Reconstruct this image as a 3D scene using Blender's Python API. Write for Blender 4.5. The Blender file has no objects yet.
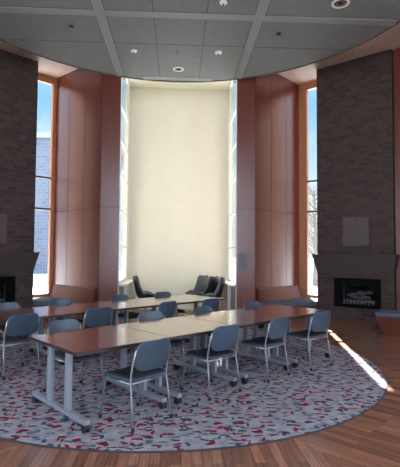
import bpy, bmesh, math, random
from mathutils import Vector, Matrix
random.seed(7)
S = bpy.context.scene
C = S.collection
# ------------------------------------------------------------------ camera, sky, sun, exposure
cam = bpy.data.objects.new('camera', bpy.data.cameras.new('camera')); C.objects.link(cam)
cam.location = (0, 0, 1.68)
cam.rotation_euler = (math.radians(92.5), math.radians(-0.4), math.radians(-2.9))
cam.data.sensor_fit = 'HORIZONTAL'; cam.data.sensor_width = 36
cam.data.lens = 435 / 400 * 36
cam.data.clip_end = 500
S.camera = cam
SUN_EL, SUN_S = 42.0, 0.172
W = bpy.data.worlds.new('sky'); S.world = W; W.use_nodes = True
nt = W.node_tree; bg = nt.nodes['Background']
# clear blue winter sky to the north, overhead and to the south brightened as added fill for the interior
N = nt.nodes.new; LK = nt.links.new
tcw = N('ShaderNodeTexCoord'); sx = N('ShaderNodeSeparateXYZ'); LK(tcw.outputs['Generated'], sx.inputs[0])
blue = N('ShaderNodeValToRGB'); LK(sx.outputs['Z'], blue.inputs[0])
for e, (p, c) in zip([blue.color_ramp.elements[0], blue.color_ramp.elements[1], blue.color_ramp.elements.new(.16), blue.color_ramp.elements.new(.32)],
                     [(0, (.42, .47, .52)), (1, (.12, .26, .50)), (.16, (.36, .46, .54)), (.32, (.17, .34, .50))]):
    e.position = p; e.color = (*c, 1)
cn = N('ShaderNodeTexNoise'); cn.inputs['Scale'].default_value = 5; cn.inputs['Detail'].default_value = 6; LK(tcw.outputs['Generated'], cn.inputs[0])
cr = N('ShaderNodeValToRGB'); cr.color_ramp.elements[0].position = .5; cr.color_ramp.elements[1].position = .68; LK(cn.outputs['Fac'], cr.inputs[0])
cm = N('ShaderNodeMixRGB'); LK(cr.outputs[0], cm.inputs[0]); LK(blue.outputs[0], cm.inputs[1]); cm.inputs[2].default_value = (.55, .58, .60, 1)
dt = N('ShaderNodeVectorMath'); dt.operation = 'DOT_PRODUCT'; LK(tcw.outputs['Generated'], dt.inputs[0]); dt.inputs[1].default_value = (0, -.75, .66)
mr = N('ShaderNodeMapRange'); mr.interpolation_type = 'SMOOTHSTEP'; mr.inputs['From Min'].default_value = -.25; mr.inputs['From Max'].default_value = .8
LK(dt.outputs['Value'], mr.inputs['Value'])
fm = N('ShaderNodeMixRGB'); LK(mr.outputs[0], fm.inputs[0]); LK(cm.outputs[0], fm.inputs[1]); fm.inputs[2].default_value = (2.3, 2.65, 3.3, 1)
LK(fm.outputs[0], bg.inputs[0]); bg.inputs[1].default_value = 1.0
sl = bpy.data.lights.new('sun', 'SUN'); sl.energy = 22.0; sl.angle = math.radians(0.6); sl.color = (1, .93, .82)
sun = bpy.data.objects.new('sun', sl); C.objects.link(sun); sun.location = (3, 20, 15)
td = Vector((SUN_S, 1, 0)).normalized() * math.cos(math.radians(SUN_EL)); td.z = math.sin(math.radians(SUN_EL))
sun.rotation_euler = td.to_track_quat('Z', 'Y').to_euler()
S.view_settings.view_transform = 'Standard'; S.view_settings.look = 'None'
S.view_settings.gamma = 1; S.view_settings.use_curve_mapping = False
S.view_settings.exposure = 1.2

# ------------------------------------------------------------------ materials
def mat(name, col=(.5, .5, .5), rough=.5, metal=0, spec=.5, var=0, vscale=20, bump=0, bscale=80, coat=0):
    m = bpy.data.materials.new(name); m.use_nodes = True
    n = m.node_tree.nodes; l = m.node_tree.links; b = n['Principled BSDF']
    b.inputs['Base Color'].default_value = (*col, 1); b.inputs['Roughness'].default_value = rough
    b.inputs['Metallic'].default_value = metal; b.inputs['Specular IOR Level'].default_value = spec
    b.inputs['Coat Weight'].default_value = coat
    tc = n.new('ShaderNodeTexCoord')
    if var:
        t = n.new('ShaderNodeTexNoise'); t.inputs['Scale'].default_value = vscale; t.inputs['Detail'].default_value = 4
        l.new(tc.outputs['Object'], t.inputs['Vector'])
        r = n.new('ShaderNodeValToRGB'); r.color_ramp.elements[0].position = .3; r.color_ramp.elements[1].position = .7
        r.color_ramp.elements[0].color = (*[c * (1 - var) for c in col], 1)
        r.color_ramp.elements[1].color = (*[min(1, c * (1 + var)) for c in col], 1)
        l.new(t.outputs['Fac'], r.inputs[0]); l.new(r.outputs[0], b.inputs['Base Color'])
    if bump:
        t = n.new('ShaderNodeTexNoise'); t.inputs['Scale'].default_value = bscale
        l.new(tc.outputs['Object'], t.inputs['Vector'])
        bp = n.new('ShaderNodeBump'); bp.inputs['Strength'].default_value = bump; bp.inputs['Distance'].default_value = .01
        l.new(t.outputs['Fac'], bp.inputs['Height']); l.new(bp.outputs[0], b.inputs['Normal'])
    return m

def ramp(n, stops, const=False):
    r = n.new('ShaderNodeValToRGB'); cr = r.color_ramp
    if const: cr.interpolation = 'CONSTANT'
    while len(cr.elements) < len(stops): cr.elements.new(.5)
    for e, (p, c) in zip(cr.elements, stops): e.position = p; e.color = (*c, 1)
    return r

def wood_mat(name, c0, c1, rough, mode='Z', grain=(26, 26, 1.2), coat=0):
    m = bpy.data.materials.new(name); m.use_nodes = True
    n = m.node_tree.nodes; l = m.node_tree.links; b = n['Principled BSDF']
    tc = n.new('ShaderNodeTexCoord'); mp = n.new('ShaderNodeMapping'); mp.inputs['Scale'].default_value = grain
    l.new(tc.outputs['Object'], mp.inputs[0])
    t = n.new('ShaderNodeTexNoise'); t.inputs['Scale'].default_value = 1; t.inputs['Detail'].default_value = 6
    t.inputs['Distortion'].default_value = .4
    l.new(mp.outputs[0], t.inputs['Vector'])
    r = ramp(n, [(.3, c0), (.7, c1)]); l.new(t.outputs['Fac'], r.inputs[0]); l.new(r.outputs[0], b.inputs['Base Color'])
    b.inputs['Roughness'].default_value = rough; b.inputs['Coat Weight'].default_value = coat
    b.inputs['Coat Roughness'].default_value = .26 if name == 'cherry_panel' else .11
    return m

def stone_mat():
    m = bpy.data.materials.new('stone_blocks'); m.use_nodes = True
    n = m.node_tree.nodes; l = m.node_tree.links; b = n['Principled BSDF']
    uv = n.new('ShaderNodeUVMap'); uv.uv_map = 'UVMap'
    br = n.new('ShaderNodeTexBrick'); br.inputs['Scale'].default_value = 1
    br.inputs['Brick Width'].default_value = .22; br.inputs['Row Height'].default_value = .11
    br.inputs['Mortar Size'].default_value = .006; br.inputs['Mortar Smooth'].default_value = .3
    br.inputs['Color1'].default_value = (.055, .036, .034, 1); br.inputs['Color2'].default_value = (.092, .062, .058, 1)
    br.inputs['Mortar'].default_value = (.10, .074, .068, 1); br.inputs['Bias'].default_value = -.1
    l.new(uv.outputs[0], br.inputs['Vector'])
    t = n.new('ShaderNodeTexNoise'); t.inputs['Scale'].default_value = 30; t.inputs['Detail'].default_value = 6
    l.new(uv.outputs[0], t.inputs['Vector'])
    r = ramp(n, [(.3, (.55, .55, .55)), (.7, (1.3, 1.25, 1.2))]); l.new(t.outputs['Fac'], r.inputs[0])
    mx = n.new('ShaderNodeMixRGB'); mx.blend_type = 'MULTIPLY'; mx.inputs[0].default_value = 1
    l.new(br.outputs['Color'], mx.inputs[1]); l.new(r.outputs[0], mx.inputs[2]); l.new(mx.outputs[0], b.inputs['Base Color'])
    b.inputs['Roughness'].default_value = .85
    ad = n.new('ShaderNodeMath'); ad.operation = 'SUBTRACT'
    l.new(t.outputs['Fac'], ad.inputs[0]); l.new(br.outputs['Fac'], ad.inputs[1])
    bp = n.new('ShaderNodeBump'); bp.inputs['Strength'].default_value = .6; bp.inputs['Distance'].default_value = .02
    l.new(ad.outputs[0], bp.inputs['Height']); l.new(bp.outputs[0], b.inputs['Normal'])
    return m

def floor_mat():
    m = bpy.data.materials.new('wood_floor'); m.use_nodes = True
    n = m.node_tree.nodes; l = m.node_tree.links; b = n['Principled BSDF']
    uv = n.new('ShaderNodeUVMap'); uv.uv_map = 'UVMap'
    br = n.new('ShaderNodeTexBrick'); br.inputs['Scale'].default_value = 1
    br.inputs['Brick Width'].default_value = 1.3; br.inputs['Row Height'].default_value = .085
    br.inputs['Mortar Size'].default_value = .0016; br.offset = .37; br.inputs['Bias'].default_value = -.1
    br.inputs['Color1'].default_value = (.19, .083, .052, 1); br.inputs['Color2'].default_value = (.36, .165, .10, 1)
    br.inputs['Mortar'].default_value = (.03, .015, .01, 1)
    l.new(uv.outputs[0], br.inputs['Vector'])
    mp = n.new('ShaderNodeMapping'); mp.inputs['Scale'].default_value = (2.5, 60, 1); l.new(uv.outputs[0], mp.inputs[0])
    t = n.new('ShaderNodeTexNoise'); t.inputs['Scale'].default_value = 1; t.inputs['Detail'].default_value = 5
    l.new(mp.outputs[0], t.inputs['Vector'])
    r = ramp(n, [(.3, (.7, .68, .66)), (.7, (1.25, 1.25, 1.25))]); l.new(t.outputs['Fac'], r.inputs[0])
    mx = n.new('ShaderNodeMixRGB'); mx.blend_type = 'MULTIPLY'; mx.inputs[0].default_value = 1
    l.new(br.outputs['Color'], mx.inputs[1]); l.new(r.outputs[0], mx.inputs[2]); l.new(mx.outputs[0], b.inputs['Base Color'])
    b.inputs['Roughness'].default_value = .27; b.inputs['Coat Weight'].default_value = .3; b.inputs['Coat Roughness'].default_value = .15
    return m

def carpet_mat():
    m = bpy.data.materials.new('confetti_carpet'); m.use_nodes = True
    n = m.node_tree.nodes; l = m.node_tree.links; b = n['Principled BSDF']
    tc = n.new('ShaderNodeTexCoord')
    nz = n.new('ShaderNodeTexNoise'); nz.inputs['Scale'].default_value = 7; nz.inputs['Detail'].default_value = 3
    l.new(tc.outputs['Object'], nz.inputs['Vector'])
    sub = n.new('ShaderNodeVectorMath'); sub.operation = 'SUBTRACT'; sub.inputs[1].default_value = (.5, .5, .5)
    l.new(nz.outputs['Color'], sub.inputs[0])
    sc = n.new('ShaderNodeVectorMath'); sc.operation = 'SCALE'; sc.inputs['Scale'].default_value = .16
    l.new(sub.outputs[0], sc.inputs[0])
    ad = n.new('ShaderNodeVectorMath'); l.new(tc.outputs['Object'], ad.inputs[0]); l.new(sc.outputs[0], ad.inputs[1])
    base = n.new('ShaderNodeTexNoise'); base.inputs['Scale'].default_value = 9; base.inputs['Detail'].default_value = 6
    l.new(tc.outputs['Object'], base.inputs['Vector'])
    rb = ramp(n, [(.3, (.235, .225, .255)), (.7, (.385, .365, .40))]); l.new(base.outputs['Fac'], rb.inputs[0])
    cur = rb.outputs[0]
    layers = [((7, 13, 1), .25, .27, 0, [(0, (.055, .08, .12)), (.3, (.16, .20, .27)), (.5, (.23, .25, .31)), (.72, (.30, .2, .24)), (.86, (.07, .15, .18))], 10),
              ((11, 6, 1), -.5, .22, 3, [(0, (.18, .012, .025)), (.3, (.045, .06, .10)), (.5, (.17, .02, .04)), (.65, (.20, .23, .30)), (.85, (.24, .02, .035))], 20),
              ((5.5, 13, 1), .75, .25, 7, [(0, (.05, .045, .075)), (.3, (.22, .015, .03)), (.6, (.10, .16, .20)), (.8, (.15, .012, .025))], 40)]
    for scl, rot, th, off, cols, sd in layers:
        mp = n.new('ShaderNodeMapping'); mp.inputs['Scale'].default_value = scl; mp.inputs['Rotation'].default_value = (0, 0, rot)
        mp.inputs['Location'].default_value = (sd * 1.37, sd * .7, 0)
        l.new(ad.outputs[0], mp.inputs[0])
        v = n.new('ShaderNodeTexVoronoi'); v.voronoi_dimensions = '2D'; v.inputs['Scale'].default_value = 1
        v.inputs['Randomness'].default_value = .9; l.new(mp.outputs[0], v.inputs['Vector'])
        cmpn = n.new('ShaderNodeMath'); cmpn.operation = 'LESS_THAN'; cmpn.inputs[1].default_value = th
        l.new(v.outputs['Distance'], cmpn.inputs[0])
        sep = n.new('ShaderNodeSeparateColor'); l.new(v.outputs['Color'], sep.inputs[0])
        r = ramp(n, cols, True); l.new(sep.outputs[0], r.inputs[0])
        keep = n.new('ShaderNodeMath'); keep.operation = 'LESS_THAN'; keep.inputs[1].default_value = .72
        l.new(sep.outputs[1], keep.inputs[0])
        mu = n.new('ShaderNodeMath'); mu.operation = 'MULTIPLY'; l.new(cmpn.outputs[0], mu.inputs[0]); l.new(keep.outputs[0], mu.inputs[1])
        mx = n.new('ShaderNodeMixRGB'); l.new(mu.outputs[0], mx.inputs[0]); l.new(cur, mx.inputs[1]); l.new(r.outputs[0], mx.inputs[2])
        cur = mx.outputs[0]
    l.new(cur, b.inputs['Base Color']); b.inputs['Roughness'].default_value = .95
    b.inputs['Specular IOR Level'].default_value = .1
    f = n.new('ShaderNodeTexNoise'); f.inputs['Scale'].default_value = 300; l.new(tc.outputs['Object'], f.inputs['Vector'])
    bp = n.new('ShaderNodeBump'); bp.inputs['Strength'].default_value = .4; bp.inputs['Distance'].default_value = .01
    l.new(f.outputs['Fac'], bp.inputs['Height']); l.new(bp.outputs[0], b.inputs['Normal'])
    return m

def glass_mat():
    m = bpy.data.materials.new('window_glass'); m.use_nodes = True
    n = m.node_tree.nodes; l = m.node_tree.links; n.clear()
    o = n.new('ShaderNodeOutputMaterial'); t = n.new('ShaderNodeBsdfTransparent'); t.inputs[0].default_value = (.93, .96, .96, 1)
    g = n.new('ShaderNodeBsdfGlossy'); g.inputs['Roughness'].default_value = .02
    lw = n.new('ShaderNodeLayerWeight'); lw.inputs[0].default_value = .5; pw = n.new('ShaderNodeMath'); pw.operation = 'POWER'; pw.inputs[1].default_value = 5; l.new(lw.outputs['Facing'], pw.inputs[0]); fr = n.new('ShaderNodeMath'); fr.operation = 'MULTIPLY_ADD'; fr.inputs[1].default_value = .5; fr.inputs[2].default_value = .03; l.new(pw.outputs[0], fr.inputs[0])
    mx = n.new('ShaderNodeMixShader'); l.new(fr.outputs[0], mx.inputs[0]); l.new(t.outputs[0], mx.inputs[1]); l.new(g.outputs[0], mx.inputs[2])
    l.new(mx.outputs[0], o.inputs[0]); return m

def brickwall_mat(name, c1, c2, mo):
    m = bpy.data.materials.new(name); m.use_nodes = True
    n = m.node_tree.nodes; l = m.node_tree.links; b = n['Principled BSDF']
    tc = n.new('ShaderNodeTexCoord'); mp = n.new('ShaderNodeMapping'); mp.inputs['Rotation'].default_value = (math.pi / 2, 0, 0)
    l.new(tc.outputs['Object'], mp.inputs[0])
    br = n.new('ShaderNodeTexBrick'); br.inputs['Scale'].default_value = 1; br.inputs['Brick Width'].default_value = .6
    br.inputs['Row Height'].default_value = .3; br.inputs['Mortar Size'].default_value = .03
    br.inputs['Color1'].default_value = (*c1, 1); br.inputs['Color2'].default_value = (*c2, 1); br.inputs['Mortar'].default_value = (*mo, 1)
    l.new(mp.outputs[0], br.inputs['Vector']); l.new(br.outputs['Color'], b.inputs['Base Color']); b.inputs['Roughness'].default_value = .9
    return m

M = dict(
    fin=wood_mat('cherry_panel', (.135, .026, .016), (.185, .039, .023), .30, grain=(30, 30, .9), coat=.75),
    seam=mat('panel_joint', (.03, .01, .008), .6),
    jamb=wood_mat('window_jamb_wood', (.42, .17, .08), (.55, .25, .12), .4),
    bench=wood_mat('bench_wood', (.13, .036, .024), (.18, .052, .034), .3, grain=(3, 3, 40)),
    table=wood_mat('table_laminate', (.165, .055, .045), (.22, .078, .06), .20, grain=(1.5, 30, 1), coat=.8),
    edge=mat('table_edge', (.035, .022, .02), .4),
    stone=stone_mat(), floor=floor_mat(), carpet=carpet_mat(), glass=glass_mat(),
    plaque=mat('stone_plaque', (.115, .088, .080), .75, var=.25, vscale=25, bump=.4),
    hood=mat('stone_mantel', (.062, .044, .041), .7, var=.25, vscale=18, bump=.3),
    cream=mat('cream_plaster', (.79, .765, .64), .85, var=.02, vscale=3),
    white=mat('painted_frame', (.78, .77, .72), .5, var=.02),
    soffit=mat('soffit_paint', (.66, .50, .42), .8, var=.03, vscale=2),
    disc=mat('ceiling_panel', (.18, .185, .178), .8, var=.06, vscale=6),
    rib=mat('ceiling_rib', (.25, .255, .25), .6, var=.04, vscale=8),
    groove=mat('ceiling_groove', (.085, .085, .082), .8),
    bind=mat('carpet_binding', (.05, .045, .06), .9),
    metal=mat('silver_paint', (.42, .43, .46), .32, .8, var=.04),
    grayleg=mat('table_leg_paint', (.30, .32, .37), .4, .3, var=.04),
    black=mat('black_rubber', (.012, .012, .014), .5, var=.2),
    shell=mat('blue_grey_plastic', (.052, .076, .108), .36, var=.05, vscale=10),
    seat=mat('dark_seat_fabric', (.016, .020, .032), .8, var=.25, vscale=60, bump=.3, bscale=200),
    cushion=mat('slate_upholstery', (.085, .105, .145), .75, var=.12, vscale=30, bump=.25, bscale=160),
    lgrey=mat('lounge_grey_fabric', (.12, .13, .135), .8, var=.12, vscale=30, bump=.2, bscale=160),
    lblack=mat('lounge_black_shell', (.012, .012, .014), .45, var=.2),
    darkmetal=mat('mullion_metal', (.06, .035, .05), .4, .3, var=.1),
    firebox=mat('firebox_black', (.005, .005, .006), .9, spec=.1, var=.2),
    ember=mat('ceramic_log', (.13, .11, .10), .85, var=.5, vscale=25, bump=.6, bscale=30),
    panelgrey=mat('speaker_grey', (.16, .17, .18), .5, var=.05),
    cover=mat('radiator_cover_paint', (.50, .47, .40), .6, var=.03),
    covdark=mat('radiator_grille', (.13, .12, .11), .6, var=.1),
    fixture=mat('fixture_white', (.75, .74, .72), .5, var=.02),
    fixdark=mat('fixture_dark', (.02, .018, .016), .4, var=.1),
    bronze=mat('fixture_bronze', (.16, .08, .05), .35, .6, var=.1),
    snow=mat('snow', (.5, .53, .58), .8, var=.06, vscale=.3),
    clad=mat('outer_cladding', (.30, .285, .25), .8, var=.04, vscale=2),
    ext=brickwall_mat('grey_brick', (.065, .075, .10), (.09, .10, .125), (.11, .12, .14)),
    extwin=mat('dark_pane', (.05, .07, .10), .1, var=.1), bark=mat('bark', (.11, .085, .07), .9, var=.3, vscale=12, bump=.4, bscale=40),
    outerwall=mat('side_wall_plaster', (.42, .33, .26), .8, var=.04, vscale=3),
)

# ------------------------------------------------------------------ mesh helpers
def obj(name, bm, m, parent=None, smooth=False, bevel=0):
    me = bpy.data.meshes.new(name)
    bmesh.ops.recalc_face_normals(bm, faces=bm.faces[:])
    bm.to_mesh(me); bm.free()
    if isinstance(m, (list, tuple)):
        for q in m: me.materials.append(q)
    else: me.materials.append(m)
    if smooth:
        for p in me.polygons: p.use_smooth = True
    o = bpy.data.objects.new(name, me); C.objects.link(o)
    if parent: o.parent = parent
    if bevel:
        b = o.modifiers.new('bevel', 'BEVEL'); b.width = bevel; b.segments = 2; b.limit_method = 'ANGLE'
    return o
def tag(o, label=None, cat=None, group=None, kind=None):
    if label: o['label'] = label
    if cat: o['category'] = cat
    if group: o['group'] = group
    if kind: o['kind'] = kind
    return o
def empty(name, loc=(0, 0, 0), rz=0):
    o = bpy.data.objects.new(name, None); C.objects.link(o); o.location = loc; o.rotation_euler = (0, 0, rz)
    o.empty_display_size = .1
    return o
def box(bm, c, s, rz=0, mi=0, rx=0, ry=0):
    r = bmesh.ops.create_cube(bm, size=1)
    mt = Matrix.Translation(c) @ Matrix.Rotation(rz, 4, 'Z') @ Matrix.Rotation(ry, 4, 'Y') @ Matrix.Rotation(rx, 4, 'X') @ Matrix.Diagonal((*s, 1))
    bmesh.ops.transform(bm, matrix=mt, verts=r['verts'])
    fs = {f for v in r['verts'] for f in v.link_faces}
    for f in fs: f.material_index = mi
    return bm
def prism(bm, poly, z0, z1, mi=0, top=None):
    tp = top or poly
    a = [bm.verts.new((x, y, z0)) for x, y in poly]; b = [bm.verts.new((x, y, z1)) for x, y in tp]
    n = len(poly); fs = [bm.faces.new(a[::-1]), bm.faces.new(b)]
    for i in range(n): fs.append(bm.faces.new((a[i], a[(i + 1) % n], b[(i + 1) % n], b[i])))
    for f in fs: f.material_index = mi
    return fs
def tube(bm, pts, r, seg=10, close=False):
    pts = [Vector(p) for p in pts]; n = len(pts); rings = []; prev = None
    for i, p in enumerate(pts):
        a = pts[(i - 1) % n] if (i or close) else p; b = pts[(i + 1) % n] if (i < n - 1 or close) else p
        d = (b - a).normalized()
        if prev is None:
            u = d.orthogonal().normalized()
        else:
            u = (prev - d * prev.dot(d)).normalized()
        prev = u; v = d.cross(u)
        rr = r[i] if isinstance(r, (list, tuple)) else r
        rings.append([bm.verts.new(p + (u * math.cos(2 * math.pi * k / seg) + v * math.sin(2 * math.pi * k / seg)) * rr) for k in range(seg)])
    m = n if close else n - 1
    for i in range(m):
        A, B = rings[i], rings[(i + 1) % n]
        for k in range(seg): bm.faces.new((A[k], A[(k + 1) % seg], B[(k + 1) % seg], B[k]))
    if not close: bm.faces.new(rings[0][::-1]); bm.faces.new(rings[-1])
    return bm
def lathe(bm, prof, c=(0, 0, 0), seg=32, mi=0, cap=True):
    rings = []
    for r, z in prof:
        rings.append([bm.verts.new((c[0] + r * math.cos(2 * math.pi * k / seg), c[1] + r * math.sin(2 * math.pi * k / seg), c[2] + z)) for k in range(seg)])
    fs = []
    for A, B in zip(rings, rings[1:]):
        for k in range(seg): fs.append(bm.faces.new((A[k], A[(k + 1) % seg], B[(k + 1) % seg], B[k])))
    if cap: fs.append(bm.faces.new(rings[0][::-1])); fs.append(bm.faces.new(rings[-1]))
    else:
        for k in range(seg): fs.append(bm.faces.new((rings[-1][k], rings[-1][(k + 1) % seg], rings[0][(k + 1) % seg], rings[0][k])))
    for f in fs: f.material_index = mi
    return bm
def B(): return bmesh.new()
def boxuv(o):
    me = o.data; uv = me.uv_layers.new(name='UVMap')
    for p in me.polygons:
        nrm = p.normal
        if abs(nrm.z) > .7: t = Vector((1, 0, 0)); w = Vector((0, 1, 0))
        else:
            w = Vector((0, 0, 1)); t = w.cross(nrm).normalized(); w = nrm.cross(t)
        for li in p.loop_indices:
            co = me.vertices[me.loops[li].vertex_index].co
            uv.data[li].uv = (co.dot(t), co.dot(w))
def copy_tree(o, parent=None):
    c = o.copy(); C.objects.link(c); c.parent = parent
    for ch in list(o.children): copy_tree(ch, c)
    return c

# ------------------------------------------------------------------ layout
ZC = 6.65                       # soffit height
ZD = 6.15                       # hung disc height
CX, CY = -.12, 6.93             # centre of the round
NW, NY0, NY1 = 1.47, 11.0, 13.0 # niche half-width, front, rear
FA, FB = Vector((1.96, 11.0)), Vector((3.52, 12.5))          # fin near / far end
K0, K1 = Vector((3.70, 11.40)), Vector((5.13, 10.113))        # chimney front corners
KT = (K1 - K0).normalized(); KN = Vector((-KT.y, KT.x))      # along, outward
KW = (K1 - K0).length
def mx(p, s): return (p[0] * s, p[1])
def mp(ps, s):
    q = [mx(p, s) for p in ps]
    return q if s > 0 else q[::-1]

# floor: eight mitred sectors of boards, boards pointing at the centre
bm = B(); uvs = []
R = 14
corners = [Vector((CX, CY)) + R * Vector((math.cos(a), math.sin(a))) for a in [math.radians(22.5 + 45 * k) for k in range(8)]]
c0 = bm.verts.new((CX, CY, 0)); cv = [bm.verts.new((p.x, p.y, 0)) for p in corners]
for k in range(8): bm.faces.new((c0, cv[k], cv[(k + 1) % 8]))
me = bpy.data.meshes.new('floor'); bm.to_mesh(me); bm.free(); me.materials.append(M['floor'])
uv = me.uv_layers.new(name='UVMap')
for p in me.polygons:
    cc = p.center; a = round(math.atan2(cc.y - CY, cc.x - CX) / (math.pi / 4)) * math.pi / 4
    d = Vector((math.cos(a), math.sin(a))); e = Vector((-d.y, d.x))
    for li in p.loop_indices:
        q = me.vertices[me.loops[li].vertex_index].co.xy - Vector((CX, CY)); uv.data[li].uv = (q.dot(d), q.dot(e) + 3.1 * p.index)
fl = bpy.data.objects.new('floor', me); C.objects.link(fl); tag(fl, kind='structure')
# trim the floor to the room outline so it does not run outdoors
outline = [(-6.6, -3.0), (6.6, -3.0), (6.6, 8.6), (5.95, 10.35)]
outR = [(6.0, 10.95), (5.0, 11.9), (4.2, 12.05), (3.58, 12.62), (2.05, 11.28), (1.54, 11.28), (1.54, 13.15)]
outlineR = [(6.6, -3.0), (6.6, 8.6), (6.02, 10.9)] + outR[1:]
poly = outlineR + [(-x, y) for x, y in outlineR[::-1]]
# rebuild floor as sector faces clipped by the outline
def clip(poly, n, d):
    out = []
    for i in range(len(poly)):
        a, b = Vector(poly[i]), Vector(poly[(i + 1) % len(poly)])
        da, db = a.dot(n) - d, b.dot(n) - d
        if da >= 0: out.append(a)
        if da * db < 0: out.append(a + (b - a) * (da / (da - db)))
    return out
bm = B(); uvl = bm.loops.layers.uv.new('UVMap'); cen = Vector((CX, CY))
for k in range(8):
    a = k * math.pi / 4; d = Vector((math.cos(a), math.sin(a))); e = Vector((-d.y, d.x))
    a0, a1 = a - math.pi / 8, a + math.pi / 8
    n0 = Vector((-math.sin(a0), math.cos(a0))); n1 = Vector((math.sin(a1), -math.cos(a1)))
    q = clip(clip([Vector(p) for p in poly], n0, cen.dot(n0)), n1, cen.dot(n1))
    f = bm.faces.new([bm.verts.new((p.x, p.y, 0)) for p in q])
    for lp in f.loops:
        r = lp.vert.co.xy - cen; lp[uvl].uv = (r.dot(d) + 20, r.dot(e) + 20 + 3.1 * k)
bmesh.ops.triangulate(bm, faces=bm.faces[:])
bm.to_mesh(me); bm.free()
# ceiling soffit
bm = B(); prism(bm, poly, ZC, ZC + .25); bmesh.ops.triangulate(bm, faces=bm.faces[:]); tag(obj('ceiling', bm, M['soffit']), kind='structure')
bm = B(); box(bm, (0, 12.14, ZC - .01), (2 * NW, 1.72, .018)); tag(obj('ceiling', bm, M['cream']), kind='structure')
# hung round ceiling
DR = 4.42; DCX, DCY = -.05, 6.80
bm = B(); lathe(bm, [(DR, 0), (DR, .16)], (DCX, DCY, ZD), 128)
disc = tag(obj('ceiling', bm, M['disc']), kind='structure')
def chord(v, R=DR): return math.sqrt(max(0, R * R - v * v))
bm = B()
for i in range(-1, 3):
    x = -1.5 + 3 * i - DCX
    if abs(x) < DR:
        h = chord(abs(x) + .1) ; box(bm, (x + DCX, DCY, ZD - .006), (.19, 2 * h, .012))
for j in range(-1, 2):
    y = 8.03 + 3 * j - DCY
    if abs(y) < DR:
        h = chord(abs(y) + .1); box(bm, (DCX, y + DCY, ZD - .0065), (2 * h, .19, .013))
o = obj('ceiling_rib', bm, M['rib'], disc)
bm = B()
for x in (-1.6, -1.4, -.5, .5, 1.4, 1.6):
    h = chord(abs(x - DCX)); box(bm, (x, DCY, ZD - .001), (.018, 2 * h, .004))
for y in (4.93, 5.13, 6.5, 7.93, 8.13, 9.2):
    h = chord(abs(y - DCY)); box(bm, (DCX, y, ZD - .0012), (2 * h, .018, .004))
obj('ceiling_joint', bm, M['groove'], disc)
bm = B(); lathe(bm, [(DR + .02, -.02), (DR + .02, .16), (DR - .02, .16), (DR - .02, -.02)], (DCX, DCY, ZD), 128, cap=False)
obj('edge_trim', bm, M['groove'], disc)
bm = B(); 
for a in range(6):
    t = a * math.pi / 3 + .3; tube(bm, [(DCX + 3 * math.cos(t), DCY + 3 * math.sin(t), ZD + .15), (DCX + 3 * math.cos(t), DCY + 3 * math.sin(t), ZC + .02)], .02, 8)
obj('hanger_rod', bm, M['metal'], disc)

# niche rear wall
bm = B(); box(bm, (0, NY1 + .075, ZC / 2), (2 * NW + .3, .15, ZC)); tag(obj('wall_niche_rear', bm, M['cream']), kind='structure')
MZ = [.9, 1.82, 2.74, 3.65, 4.56, 5.46, 6.58]
side = {1: 'right', -1: 'left'}
wn = 0
def window_panel(name, origin, tdir, length, zs, posts, fm, mm, fw=.06, fd=.10, barw=.05):
    """framed window in the vertical plane through origin along tdir"""
    o = empty(name, (origin[0], origin[1], 0), math.atan2(tdir[1], tdir[0])); tag(o, kind='structure')
    bm = B()
    z0, z1 = zs[0], zs[-1]
    box(bm, (fw / 2, 0, (z0 + z1) / 2), (fw, fd, z1 - z0)); box(bm, (length - fw / 2, 0, (z0 + z1) / 2), (fw, fd, z1 - z0))
    box(bm, (length / 2, 0, z0 + fw / 2), (length - 2 * fw, fd * .98, fw)); box(bm, (length / 2, 0, z1 - fw / 2), (length - 2 * fw, fd * .98, fw))
    obj('window_frame', bm, fm, o)
    bm = B()
    for z in zs[1:-1]: box(bm, (length / 2, 0, z), (length - 2 * fw, fd * .8, barw))
    for p in posts: box(bm, (p, 0, (z0 + z1) / 2), (.05, fd * .78, z1 - z0 - 2 * fw))
    if len(bm.verts): obj('mullion', bm, mm, o)
    else: bm.free()
    bm = B(); box(bm, (length / 2, 0, (z0 + z1) / 2), (length - 2 * fw, .008, z1 - z0 - 2 * fw)); obj('window_pane', bm, M['glass'], o)
    return o
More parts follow.
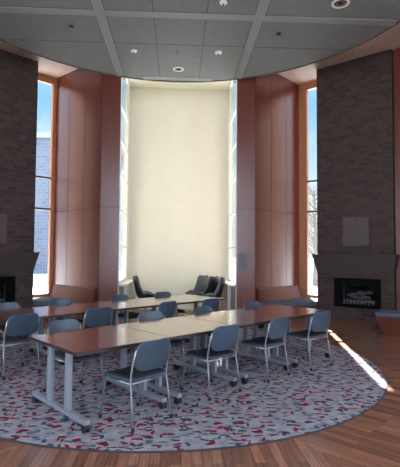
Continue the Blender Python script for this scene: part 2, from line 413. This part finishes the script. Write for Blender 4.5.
for s in (-1, 1):
    # niche side: low wall, windows, front post, rear strip
    bm = B(); box(bm, (s * (NW + .03), (NY0 + NY1) / 2 + .002, .45), (.06, NY1 - NY0 - .004, .9))
    box(bm, (s * (NW + .03), (NY0 + NY1) / 2 + .002, (6.58 + ZC) / 2), (.06, NY1 - NY0 - .004, ZC - 6.58))
    box(bm, (s * (NW + .03), NY1 - .2, 3.74), (.06, .4, 5.68)); box(bm, (s * (NW + .03), NY0 + .043, 3.74), (.06, .08, 5.68))
    tag(obj('wall_niche_' + side[s], bm, M['white']), kind='structure')
    wn += 1
    window_panel('window_%d' % wn, (s * (NW + .03), NY0 + .08), (0, 1), 1.52, MZ, [], M['white'], M['white'], .035, .05, .05)
    # end block + fin
    bm = B(); prism(bm, mp([(NW + .02, NY0), (FA.x, NY0), (FA.x + .12, NY0 + .27), (NW + .15, NY0 + .27)][::1], s), 0, ZC)
    d = (FB - FA).normalized(); nn = Vector((-d.y, d.x))
    tag(obj('wall_end_' + side[s], bm, M['fin']), kind='structure')
    bm = B(); prism(bm, mp([FA, FB, FB + nn * .2, FA + nn * .2], s), 0, ZC)
    bm.faces.ensure_lookup_table()
    w = obj('wall_fin_' + side[s], bm, [M['fin'], M['clad']])
    for p in w.data.polygons:
        if p.normal.y > .2: p.material_index = 1
    tag(w, kind='structure')
    # joints of the panelling
    bm = B(); L = (FB - FA).length; a = math.atan2(d.y, d.x)
    inn = -nn
    def onfin(t, z, off=.0): q = FA + d * t + inn * off; return (q.x * s, q.y, z)
    for t in (.004, .74, 1.48): box(bm, onfin(t, ZC / 2), (.010, .004, ZC), a if s > 0 else math.pi - a)
    box(bm, onfin(L / 2, 2.80), (L, .004, .014), a if s > 0 else math.pi - a)
    box(bm, (s * (NW + FA.x) / 2, NY0, 2.80), (FA.x - NW, .004, .014))
    obj('panel_joint', bm, M['seam'], w)
    # main window between fin and chimney
    t = Vector(KT); jw = .20 if s > 0 else .05
    bm = B(); prism(bm, mp([FB, FB + t * jw, FB + t * jw + KN * .12, FB + KN * .12], s), .42, ZC - .0)
    tag(obj('trim_jamb_' + side[s], bm, M['jamb']), kind='structure')
    wn += 1
    tt = (t.x * s, t.y); o0 = FB + t * jw + KN * .06
    window_panel('window_%d' % wn, (o0.x * s, o0.y), tt, .87 - jw, [.45, 2.87, 3.75, 6.5], [], M['jamb'], M['darkmetal'], .05, .12, .05)
    bm = B(); prism(bm, mp([FB, FB + t * .87, FB + t * .87 + KN * .12, FB + KN * .12], s), 0, .45)
    prism(bm, mp([FB + t * jw, FB + t * .87, FB + t * .87 + KN * .12, FB + t * jw + KN * .12], s), 6.5, ZC)
    tag(obj('wall_sill_' + side[s], bm, M['jamb']), kind='structure')
    # beyond the chimney: wood panelled return, side wall
    Q = K1 + KN * .06 + KT * .03
    bm = B(); prism(bm, mp([Q, (6.6, 8.6), (6.75, 8.7), Q + Vector((.2, .25))], s), 0, ZC)
    tag(obj('wall_return_' + side[s], bm, M['fin']), kind='structure')
    # side wall with a tall window bay behind the viewer's shoulder
    bm = B(); X = 6.6 * s
    box(bm, (X + s * .1, 8.6 - 2.3, ZC / 2), (.2, 4.6, ZC)); box(bm, (X + s * .1, -2.0, ZC / 2), (.2, 2.0, ZC))
    box(bm, (X + s * .1, 1.35, .225), (.2, 4.7, .45)); box(bm, (X + s * .1, 1.35, (6.2 + ZC) / 2), (.2, 4.7, ZC - 6.2))
    tag(obj('wall_' + side[s], bm, M['outerwall']), kind='structure')
    wn += 1
    window_panel('window_%d' % wn, (X + s * .1, -1.0), (0, 1), 4.7, [.45, 2.87, 3.75, 6.2], [1.2, 2.35, 3.5], M['jamb'], M['darkmetal'], .06, .12, .05)
# back wall with windows
bm = B()
for x in (-5.3, 0, 5.3): box(bm, (x, -3.1, ZC / 2), (2.6 if x else 2.0, .2, ZC))
for x in (-2.5, 2.5):
    box(bm, (x, -3.1, .225), (3.0, .2, .45)); box(bm, (x, -3.1, (6.2 + ZC) / 2), (3.0, .2, ZC - 6.2))
tag(obj('wall_back', bm, M['outerwall']), kind='structure')
for x in (-4.0, 1.0):
    wn += 1; window_panel('window_%d' % wn, (x, -3.1), (1, 0), 3.0, [.45, 2.87, 3.75, 6.2], [1.0, 2.0], M['jamb'], M['darkmetal'], .06, .12, .05)

# ------------------------------------------------------------------ carpet
bm = B(); lathe(bm, [(3.19, 0.0), (3.19, .010), (3.17, .014), (0.01, .014)], (0, 0, 0), 128)
o = obj('round_carpet', bm, M['carpet']); o.location = (CX - .06, CY, 0)
tag(o, 'large round grey carpet flecked with dark red and navy dabs under the tables', 'carpet')
bm = B(); lathe(bm, [(3.19, 0), (3.203, 0), (3.203, .012), (3.19, .014)], (0, 0, 0), 128, cap=False)
obj('edge_binding', bm, M['bind'], o)

# ------------------------------------------------------------------ fireplaces
for s in (-1, 1):
    root = empty('stone_fireplace'); 
    bm = B()
    def kpr(t0, t1, o0, o1, z0, z1): prism(bm, mp([K0 + KT * t0 + KN * o0, K0 + KT * t1 + KN * o0, K0 + KT * t1 + KN * o1, K0 + KT * t0 + KN * o1], s), z0, z1)
    kpr(0, .56, 0, .45, 0, ZC); kpr(1.52, KW, 0, .45, 0, ZC); kpr(.56, 1.52, 0, .45, 0, .37); kpr(.56, 1.52, 0, .45, 1.0, ZC)
    kpr(0, KW, .45, 1.25, 0, ZC)
    o = obj('chimney_breast', bm, M['stone'], root); boxuv(o)
    def kp(t, off): q = K0 + KT * t - KN * off; return mx(q, s)
    # tapered mantel hood
    bm = B()
    zt, zb = 1.66, 1.16
    def ring(z, sd, fr): return [Vector((*kp(-sd, -.30), z)), Vector((*kp(-sd, fr), z)), Vector((*kp(KW + sd, fr), z)), Vector((*kp(KW + sd, -.30), z))]
    rs = [ring(zb, .001, .004), ring(zt, .10, .13)]
    vs = [[bm.verts.new(v) for v in r] for r in rs]
    bm.faces.new(vs[0]); bm.faces.new(vs[1][::-1])
    for i in range(4): bm.faces.new((vs[0][i], vs[0][(i + 1) % 4], vs[1][(i + 1) % 4], vs[1][i]))
    obj('mantel_hood', bm, M['hood'], root, bevel=.006)
    def kbox(name, t0, t1, z0, z1, off0, off1, m, par=root, bevel=0):
        bm = B(); prism(bm, mp([K0 + KT * t0 - KN * off1, K0 + KT * t1 - KN * off1, K0 + KT * t1 - KN * off0, K0 + KT * t0 - KN * off0], s), z0, z1)
        return obj(name, bm, m, par, bevel=bevel)
    kbox('stone_plaque', .70, 1.37, 1.88, 2.60, -.02, .035, M['plaque'], bevel=.006)
    fb = empty('firebox'); fb.parent = root
    for (a, b_, c, d_) in ((.46, .68, .33, 1.06), (1.50, 1.62, .33, 1.06), (.68, 1.50, .33, .41), (.68, 1.50, .88, 1.06)):
        kbox('firebox_frame', a, b_, c, d_, -.02, .02, M['firebox'], fb)
    kbox('firebox_back', .57, 1.51, .38, .99, -.44, -.42, M['firebox'], fb)
    kbox('firebox_floor', .57, 1.51, .375, .395, -.42, -.02, M['firebox'], fb)
    for (ta, oa, za, tb, ob, zb_) in ((.68, .14, .47, 1.10, .18, .49), (1.02, .12, .47, 1.42, .16, .50), (.80, .24, .56, 1.30, .22, .57), (.74, .18, .60, 1.1, .26, .70), (1.0, .26, .63, 1.38, .16, .72)):
        bm = B(); p = [Vector((*kp(ta + (tb - ta) * k / 4, -(oa + (ob - oa) * k / 4)), za + (zb_ - za) * k / 4 + .02 * math.sin(k * 2 + ta * 9))) for k in range(5)]
        tube(bm, p, [.025, .04, .036, .042, .026], 10)
        obj('gas_log', bm, M['ember'], fb, True)
    bm = B()
    for k in range(9):
        tq = .68 + k * .09; tube(bm, [Vector((*kp(tq, -.08), .395)), Vector((*kp(tq, -.08), .50))], .007, 6)
    tube(bm, [Vector((*kp(.64, -.08), .47)), Vector((*kp(1.44, -.08), .47))], .007, 6)
    obj('fire_grate', bm, M['grayleg'], fb)
    kbox('firebox_glass', .60, 1.48, .41, .93, -.012, -.006, M['glass'], fb)
    tag(root, 'dark stone fireplace chimney ' + ('right of the tables with its whole firebox in view' if s > 0 else 'cut off by the left picture edge'), 'fireplace')

# ------------------------------------------------------------------ benches beside the fins
for s in (-1, 1):
    t = empty('window_bench')
    seatp = [(2.02, 10.93), (3.62, 11.28), (3.98, 12.0), (3.56, 12.38), (2.1, 10.98 + .02)]
    bm = B(); prism(bm, mp([(2.25, 11.10), (3.58, 11.38), (3.92, 12.02), (3.56, 12.36)], s), 0, .30)
    obj('bench_base', bm, M['bench'], t)
    bm = B(); prism(bm, mp([(2.02, 10.93), (3.64, 11.28), (4.02, 11.98), (3.54, 12.40)], s), .30, .42)
    obj('seat_cushion', bm, M['cushion'], t, bevel=.025)
    dd = (FB - FA).normalized(); ii = Vector((dd.y, -dd.x))
    p0 = FA + dd * .10 + ii * .012; p1 = FA + dd * 1.98 + ii * .012
    bm = B(); lo = [p0 + ii * .16, p1 + ii * .16, p1 + ii * .02, p0 + ii * .02]; hi = [p0 + ii * .06, p1 + ii * .06, p1, p0]
    prism(bm, mp(lo, s), .42, .76, top=mp(hi, s)); obj('backrest', bm, M['bench'], t, bevel=.008)
    tag(t, 'slate cushioned wooden bench tucked under the tall window %s of the niche' % side[s], 'bench')
# bench at right edge
t = empty('window_bench')
q0 = Vector((4.12, 8.94)); q1 = Vector((5.35, 8.15))
e1 = (q1 - q0).normalized(); e2 = Vector((-e1.y, e1.x))
topq = [q0, q1, q1 + e2 * .75, q0 + e2 * .75]
ins = [q0 + e1 * .16 + e2 * .10, q1 + e2 * .1, q1 + e2 * .75, q0 + e1 * .16 + e2 * .7]
bm = B(); prism(bm, [tuple(p) for p in ins], 0, .36, top=[tuple(p) for p in topq]); obj('bench_base', bm, M['bench'], t)
bm = B(); prism(bm, [tuple(p) for p in topq], .36, .46); obj('seat_cushion', bm, M['cushion'], t, bevel=.03)
tag(t, 'tapered red wood bench with slate cushion cut off by the right picture edge', 'bench')

# ------------------------------------------------------------------ niche things
for s in (-1, 1):
    t = empty('radiator_cover')
    bm = B(); box(bm, (s * (NW - .105), 12.02, .43), (.19, 1.90, .82)); obj('cover_panel', bm, M['cover'], t, bevel=.005)
    bm = B(); box(bm, (s * (NW - .105), 12.0, .855), (.20, 1.96, .03)); obj('cover_top', bm, M['white'], t, bevel=.004)
    bm = B(); box(bm, (s * (NW - .07), 11.06, .43), (.10, .012, .76)); obj('end_grille', bm, M['covdark'], t)
    bm = B(); box(bm, (s * (NW - .10), 12.0, .01), (.16, 1.8, .02)); obj('cover_plinth', bm, M['covdark'], t)
    tag(t, 'low beige cover running along the foot of the %s niche windows' % side[s], 'radiator cover')
bm = B(); box(bm, (0, 0, 0), (.20, .035, .48)); o = obj('wall_speaker', bm, M['panelgrey'], bevel=.008); o.location = (1.66, NY0 - .022, 1.44)
bm = B()
for k in range(12): box(bm, (0, -.019, -.19 + k * .034), (.16, .003, .012))
obj('speaker_grille', bm, M['covdark'], o)
tag(o, 'slim grey rectangular panel mounted on the wooden pier right of the niche', 'wall panel')

# lounge chairs
def make_lounge():
    root = empty('lounge_chair')
    # side profile (y forward, z up) and half width
    prof = [(.30, .42, .24), (.24, .44, .27), (.10, .42, .29), (-.06, .40, .30), (-.17, .42, .30), (-.23, .52, .30), (-.27, .68, .29), (-.31, .84, .27), (-.34, .96, .25), (-.355, 1.02, .20)]
    def shell(off, shrink, th):
        bm = B(); n = 9; grid = []
        for i, (y, z, w) in enumerate(prof):
            a = prof[max(0, i - 1)]; b = prof[min(len(prof) - 1, i + 1)]
            ty, tz = b[0] - a[0], b[1] - a[1]; L = math.hypot(ty, tz); ny, nz = tz / L, -ty / L   # towards the sitter
            row = []
            for k in range(n):
                u = -1 + 2 * k / (n - 1)
                lift = (.16 if 1 < i < 6 else .09) * abs(u) ** 2.5 * (1 if i > 1 else .4) + off
                row.append(bm.verts.new((u * w * shrink * .84, y + ny * lift, z + nz * lift)))
            grid.append(row)
        for r0, r1 in zip(grid, grid[1:]):
            for k in range(n - 1): bm.faces.new((r0[k], r0[k + 1], r1[k + 1], r1[k]))
        return bm
    o = obj('outer_shell', shell(0, 1, .02), M['lblack'], root, True)
    md = o.modifiers.new('s', 'SOLIDIFY'); md.thickness = .03; md.offset = 0
    md = o.modifiers.new('ss', 'SUBSURF'); md.levels = 1; md.render_levels = 1
    o = obj('cushion', shell(.045, .9, .02), M['lgrey'], root, True)
    md = o.modifiers.new('s', 'SOLIDIFY'); md.thickness = .05; md.offset = 0
    md = o.modifiers.new('ss', 'SUBSURF'); md.levels = 1; md.render_levels = 1
    bm = B(); tube(bm, [(0, 0, .02), (0, 0, .38)], .03, 12); obj('pedestal', bm, M['metal'], root, True)
    for k in range(4):
        a = math.pi / 4 + k * math.pi / 2; bm = B()
        tube(bm, [(0, 0, .05), (.15 * math.cos(a), .15 * math.sin(a), .04), (.29 * math.cos(a), .29 * math.sin(a), .016)], [.018, .015, .012], 8)
        obj('leg', bm, M['metal'], root, True)
    return root
lp = make_lounge()
LS = [(-.88, 12.0, -80, 'black', 'black lounge chair turned right alone by the left side of the niche'),
      (.56, 12.58, 42, 'grey', 'grey high-backed lounge chair with its back to the tables, leftmost of the niche trio'),
      (.80, 12.02, 48, 'black', 'black-backed lounge chair in the middle of the niche trio'),
      (.90, 11.42, 86, 'grey', 'grey lounge chair with black rim nearest the right niche wall')]
greysh = None
for i, (x, y, a, kind, lab) in enumerate(LS):
    o = lp if i == 0 else copy_tree(lp)
    o.location = (x, y, 0); o.rotation_euler.z = math.radians(a); tag(o, lab, 'lounge chair')
    if i == 1:
        for ch in o.children:
            if ch.name.startswith('outer_shell'):
                ch.data = ch.data.copy(); ch.data.materials[0] = M['lgrey']

# ------------------------------------------------------------------ tables
LA = math.radians(40.8); L_ = Vector((math.cos(LA), math.sin(LA))); N_ = Vector((-L_.y, L_.x))
def make_table():
    root = empty('training_table')
    bm = B(); box(bm, (0, 0, .7265), (1.12, 1.08, .027)); obj('tabletop', bm, M['table'], root, bevel=.002)
    bm = B()
    for y in (-.548, .548): box(bm, (0, y, .7255), (1.122, .016, .031))
    for x in (-.5605, .5605): box(bm, (x, 0, .7255), (.0015, 1.11, .031))
    obj('edge_band', bm, M['edge'], root)
    for sx in (-1, 1):
        x = sx * .455
        bm = B(); box(bm, (x, 0, .095), (.062, 1.16, .045)); bs = obj('foot_beam', bm, M['grayleg'], root, bevel=.008)
        for y in (-.2, .2):
            bm = B(); box(bm, (x, y, .415), (.048, .085, .598)); obj('leg', bm, M['grayleg'], root, bevel=.01)
        for y in (-.545, .545):
            bm = B()
            for q in (-.016, .016):
                r = bmesh.ops.create_cone(bm, segments=20, radius1=.038, radius2=.038, depth=.022, cap_ends=True)
                bmesh.ops.transform(bm, matrix=Matrix.Translation((x + q, y, .038)) @ Matrix.Rotation(math.pi / 2, 4, 'Y'), verts=r['verts'])
            tube(bm, [(x, y, .04), (x, y, .08)], .012, 8)
            box(bm, (x, y, .066), (.06, .05, .02))
            obj('caster', bm, M['black'], root)
        bm = B(); box(bm, (x, 0, .70), (.05, .75, .025)); obj('top_bracket', bm, M['edge'], root)
    bm = B(); box(bm, (0, 0, .66), (.86, .03, .05)); obj('cross_rail', bm, M['edge'], root)
    return root
tp = make_table(); first = True
rowdesc = {0: ['front row, its corner closest to the camera', 'second from the near left end of the front row',
               'third from the near left end of the front row', 'far right end of the front row'],
           1: ['rear row, cut by the left picture edge', 'second of the rear row from the left edge',
               'third of the rear row from the left edge', 'rear row end closest to the niche']}
rowO = [Vector((-.91, 4.05)), Vector((-2.44, 5.88))]
for r in (0, 1):
    for k in range(4):
        o = tp if first else copy_tree(tp); first = False
        p = rowO[r] + L_ * (.562 + 1.124 * k) + N_ * .555
        o.location = (p.x, p.y, .016); o.rotation_euler.z = LA
        tag(o, 'brown laminate table on grey legs, ' + rowdesc[r][k], 'table', 'front row tables' if r == 0 else 'rear row tables')

# ------------------------------------------------------------------ chairs
def rounded(w, h, r, n=5):
    pts = []
    for cx, cy, a0 in ((w / 2 - r, h / 2 - r, 0), (-w / 2 + r, h / 2 - r, 90), (-w / 2 + r, -h / 2 + r, 180), (w / 2 - r, -h / 2 + r, 270)):
        for k in range(n + 1):
            a = math.radians(a0 + 90 * k / n); pts.append((cx + r * math.cos(a), cy + r * math.sin(a)))
    return pts
def make_chair():
    root = empty('stacking_chair')
    # seat shell + pad
    def seat(z0, z1, w, d, r):
        bm = B(); pts = rounded(w, d, r); lo = [bm.verts.new((x, y, z0 + .012 * (abs(x) / (w / 2)) ** 2 - .02 * max(0, y / (d / 2)) ** 3)) for x, y in pts]
        hi = [bm.verts.new((x, y, z1 + .012 * (abs(x) / (w / 2)) ** 2 - .02 * max(0, y / (d / 2)) ** 3)) for x, y in pts]
        c0 = bm.verts.new((0, 0, z0)); c1 = bm.verts.new((0, 0, z1 - .004)); n = len(pts)
        for i in range(n):
            j = (i + 1) % n; bm.faces.new((lo[i], lo[j], hi[j], hi[i])); bm.faces.new((c0, lo[j], lo[i])); bm.faces.new((c1, hi[i], hi[j]))
        return bm
    obj('seat_shell', seat(.425, .447, .47, .45, .06), M['shell'], root, bevel=.006)
    obj('seat_pad', seat(.448, .462, .44, .42, .055), M['seat'], root, bevel=.005)
    # curved back
    bm = B(); nx, nz = 14, 8; W_, z0, z1 = .45, .525, .815
    def bpnt(u, v, th):
        # u -1..1, v 0..1, superellipse corners
        hw = W_ / 2 * (1 - .05 * (1 - v))
        x = u * hw; z = z0 + (z1 - z0) * v
        y = -.235 - .055 * v - .035 * (1 - u * u) + th
        return (x, y, z)
    def inset(v):   # rounded corner narrowing
        e = min(v, 1 - v) * (z1 - z0); r = .095
        return 0 if e > r else (r - math.sqrt(max(0, r * r - (r - e) ** 2))) / (W_ / 2)
    g = {}
    for side_, th in ((0, 0), (1, .014)):
        for j in range(nz + 1):
            v = .5 - .5 * math.cos(math.pi * j / nz)
            for i in range(nx + 1):
                u = (-1 + 2 * i / nx) * (1 - inset(v)); g[side_, i, j] = bm.verts.new(bpnt(u, v, th))
    for j in range(nz):
        for i in range(nx):
            bm.faces.new((g[0, i, j], g[0, i + 1, j], g[0, i + 1, j + 1], g[0, i, j + 1]))
            bm.faces.new((g[1, i, j], g[1, i, j + 1], g[1, i + 1, j + 1], g[1, i + 1, j]))
    for j in range(nz):
        for i in (0, nx): bm.faces.new((g[0, i, j], g[0, i, j + 1], g[1, i, j + 1], g[1, i, j]))
    for i in range(nx):
        for j in (0, nz): bm.faces.new((g[0, i, j], g[1, i, j], g[1, i + 1, j], g[0, i + 1, j]))
    obj('backrest', bm, M['shell'], root, True)
    for sx in (-1, 1):
        bm = B(); tube(bm, [(sx * .245, -.27, .0), (sx * .236, -.235, .25), (sx * .229, -.205, .43), (sx * .228, -.215, .52), (sx * .226, -.245, .64), (sx * .217, -.268, .74)], .0098, 10)
        obj('leg', bm, M['metal'], root, True)
        bm = B(); tube(bm, [(sx * .245, .25, .0), (sx * .232, .205, .30), (sx * .226, .185, .40), (sx * .225, .15, .414)], .0098, 10)
        obj('leg', bm, M['metal'], root, True)
        bm = B(); tube(bm, [(sx * .225, .16, .413), (sx * .229, -.205, .413)], .0098, 10); obj('side_rail', bm, M['metal'], root, True)
        for y in (-.27, .25):
            bm = B(); tube(bm, [(sx * .245, y, -.004), (sx * .244, y * .99, .03)], .017, 10); obj('foot_glide', bm, M['black'], root, True)
    for y, z in ((-.2, .41), (.14, .41)):
        bm = B(); tube(bm, [(-.228, y, z), (.228, y, z)], .0095, 8); obj('cross_bar', bm, M['metal'], root, True)
    return root
cp = make_chair(); first = True
CH = [ # row, along, n (back position), facing, twist, label
    (0, .66, -.26, 1, 4, 'closest to the camera, on the near side of the front row'),
    (0, 1.83, -.16, 1, -3, 'second from the front along the near side of the front row'),
    (0, 2.83, -.17, 1, 3, 'third from the front along the near side of the front row'),
    (0, 3.78, -.26, 1, -5, 'at the far right end of the near side of the front row'),
    (0, .60, 1.42, -1, 3, 'facing the camera behind the near left end of the front row'),
    (0, 1.82, 1.32, -1, -6, 'behind the front row, just before the sunlit streak'),
    (0, 2.86, 1.26, -1, 4, 'behind the front row, just right of the sunlit streak'),
    (0, 3.97, 1.22, -1, -3, 'behind the right end of the front row, only its top showing'),
    (1, .36, -.13, 1, 3, 'at the left picture edge, facing away towards the rear row'),
    (1, 1.53, -.16, 1, -4, 'on the near side of the rear row, second from the left edge'),
    (1, 2.80, -.20, 1, 6, 'on the near side of the rear row, left of the sunlit streak'),
    (1, 3.76, -.34, 1, -3, 'on the near side of the rear row, closest to its niche end'),
    (1, .70, 1.36, -1, 2, 'beyond the rear row at the left edge before the left fireplace'),
    (1, 1.62, 1.36, -1, -3, 'beyond the rear row, in front of the left bench'),
    (1, 2.84, 1.27, -1, 4, 'beyond the rear row, in front of the left niche corner'),
    (1, 3.86, 1.22, -1, -2, 'beyond the rear row, before the middle of the cream niche wall'),
]
for r, al, n_, fc, tw, lab in CH:
    o = cp if first else copy_tree(cp); first = False
    if fc < 0: n_ = max(n_, 1.17) if r == 0 else max(n_, 1.22)
    p = rowO[r] + L_ * al + N_ * (n_ + .27 * fc)
    o.location = (p.x, p.y, .020); o.rotation_euler.z = LA + (0 if fc > 0 else math.pi) + math.radians(tw)
    tag(o, 'blue-grey stacking chair ' + lab, 'chair', 'chairs around the two table rows')

# ------------------------------------------------------------------ ceiling fixtures
def downlight(x, y, lab, r=.13, z=ZD):
    t = empty('recessed_downlight', (x, y, z))
    bm = B(); lathe(bm, [(r, -.0), (r, -.012), (r * .8, -.02), (r * .72, -.012), (r * .72, 0)], seg=28); obj('trim_ring', bm, M['fixture'], t, True)
    bm = B(); lathe(bm, [(r * .70, -.003), (r * .70, -.008), (r * .3, -.009)], seg=24); obj('reflector', bm, M['bronze'], t, True)
    bm = B(); lathe(bm, [(r * .34, -.006), (r * .34, -.024), (r * .15, -.034)], seg=20); obj('lamp_bulb', bm, M['fixdark'], t, True)
    tag(t, lab, 'ceiling light')
def detector(x, y, lab, cat, r, m, z=ZD, name='ceiling_sensor'):
    bm = B(); lathe(bm, [(r, 0), (r, -.015), (r * .8, -.035), (r * .3, -.045)], seg=24); o = obj(name, bm, m, smooth=True); o.location = (x, y, z)
    bm = B(); lathe(bm, [(r * .3, -.044), (r * .28, -.055), (r * .1, -.06)], seg=16); obj('sensor_tip', bm, M['fixdark'] if m is not M['fixdark'] else M['metal'], o)
    tag(o, lab, cat)
downlight(-.03, 10.45, 'round recessed ceiling light with dark lens nearest the niche')
downlight(2.86, 7.45, 'round recessed ceiling light with white ring at the top right', .16)
detector(-1.02, 9.54, 'round white ceiling sensor left of centre', 'ceiling sensor', .07, M['fixture'])
detector(.86, 9.50, 'round white ceiling sensor right of centre', 'ceiling sensor', .08, M['fixture'])
detector(.77, 7.55, 'small white ceiling sensor at the top edge of the picture', 'ceiling sensor', .07, M['fixture'])
detector(-.05, 9.49, 'tiny grey ceiling sprinkler in the middle panel', 'sprinkler', .04, M['panelgrey'], name='sprinkler_head')
detector(-2.15, 8.56, 'small black ceiling sprinkler in the left panel', 'sprinkler', .045, M['fixdark'], name='sprinkler_head')
detector(2.01, 8.59, 'small black ceiling sprinkler in the right panel', 'sprinkler', .045, M['fixdark'], name='sprinkler_head')
detector(4.25, 9.3, 'small dark fixture on the pinkish soffit above the right fireplace', 'sprinkler', .07, M['fixdark'], z=ZC, name='soffit_fixture')

# ------------------------------------------------------------------ outdoors
bm = B(); prism(bm, [(-120, -100), (120, -100), (120, 160), (-120, 160)], -.6, -.35); tag(obj('snowy_ground', bm, M['snow']), kind='structure')
t = empty('brick_building', (-17, 44, -.35))
bm = B(); box(bm, (0, 0, 6.2), (22, 8, 12.4)); obj('wall', bm, M['ext'], t)
bm = B(); box(bm, (0, 0, 12.6), (22.6, 8.6, .5)); obj('roof', bm, M['panelgrey'], t)
for i in range(7):
    for j in range(4):
        bm = B(); box(bm, (-9 + 3 * i, -4.02, 1.8 + 3 * j), (1.4, .1, 1.7)); w = obj('window', bm, M['fixture'], t)
        bm = B(); box(bm, (-9 + 3 * i, -4.08, 1.8 + 3 * j), (1.15, .04, 1.45)); obj('pane', bm, M['extwin'], w)
tag(t, 'grey brick building with rows of windows seen through the left tall window', 'building')
def tree(x, y, h, lab):
    t = empty('bare_tree', (x, y, -.35)); rnd = random.Random(int(x * 10))
    bm = B(); tube(bm, [(0, 0, 0), (.1, .05, h * .4), (0, .1, h)], [.18, .12, .03], 8); obj('trunk', bm, M['bark'], t)
    bm = B()
    for k in range(46):
        z = h * rnd.uniform(.25, .95); a = rnd.uniform(0, 6.28); L = (h - z) * .5 + .5
        p0 = Vector((.05, .07, z)); p1 = p0 + Vector((math.cos(a) * L * .5, math.sin(a) * L * .5, L * .4)); p2 = p0 + Vector((math.cos(a) * L, math.sin(a) * L, L * .9))
        tube(bm, [p0, p1, p2], [.04, .025, .008], 5)
        for q in range(5):
            b0 = p0.lerp(p2, rnd.uniform(.3, 1)); b1 = b0 + Vector((rnd.uniform(-.6, .6), rnd.uniform(-.6, .6), rnd.uniform(.1, .6)))
            tube(bm, [b0, b1], [.014, .005], 4)
    obj('branches', bm, M['bark'], t); tag(t, lab, 'tree')
tree(8.6, 27, 6.0, 'bare tree seen low through the right tall window')
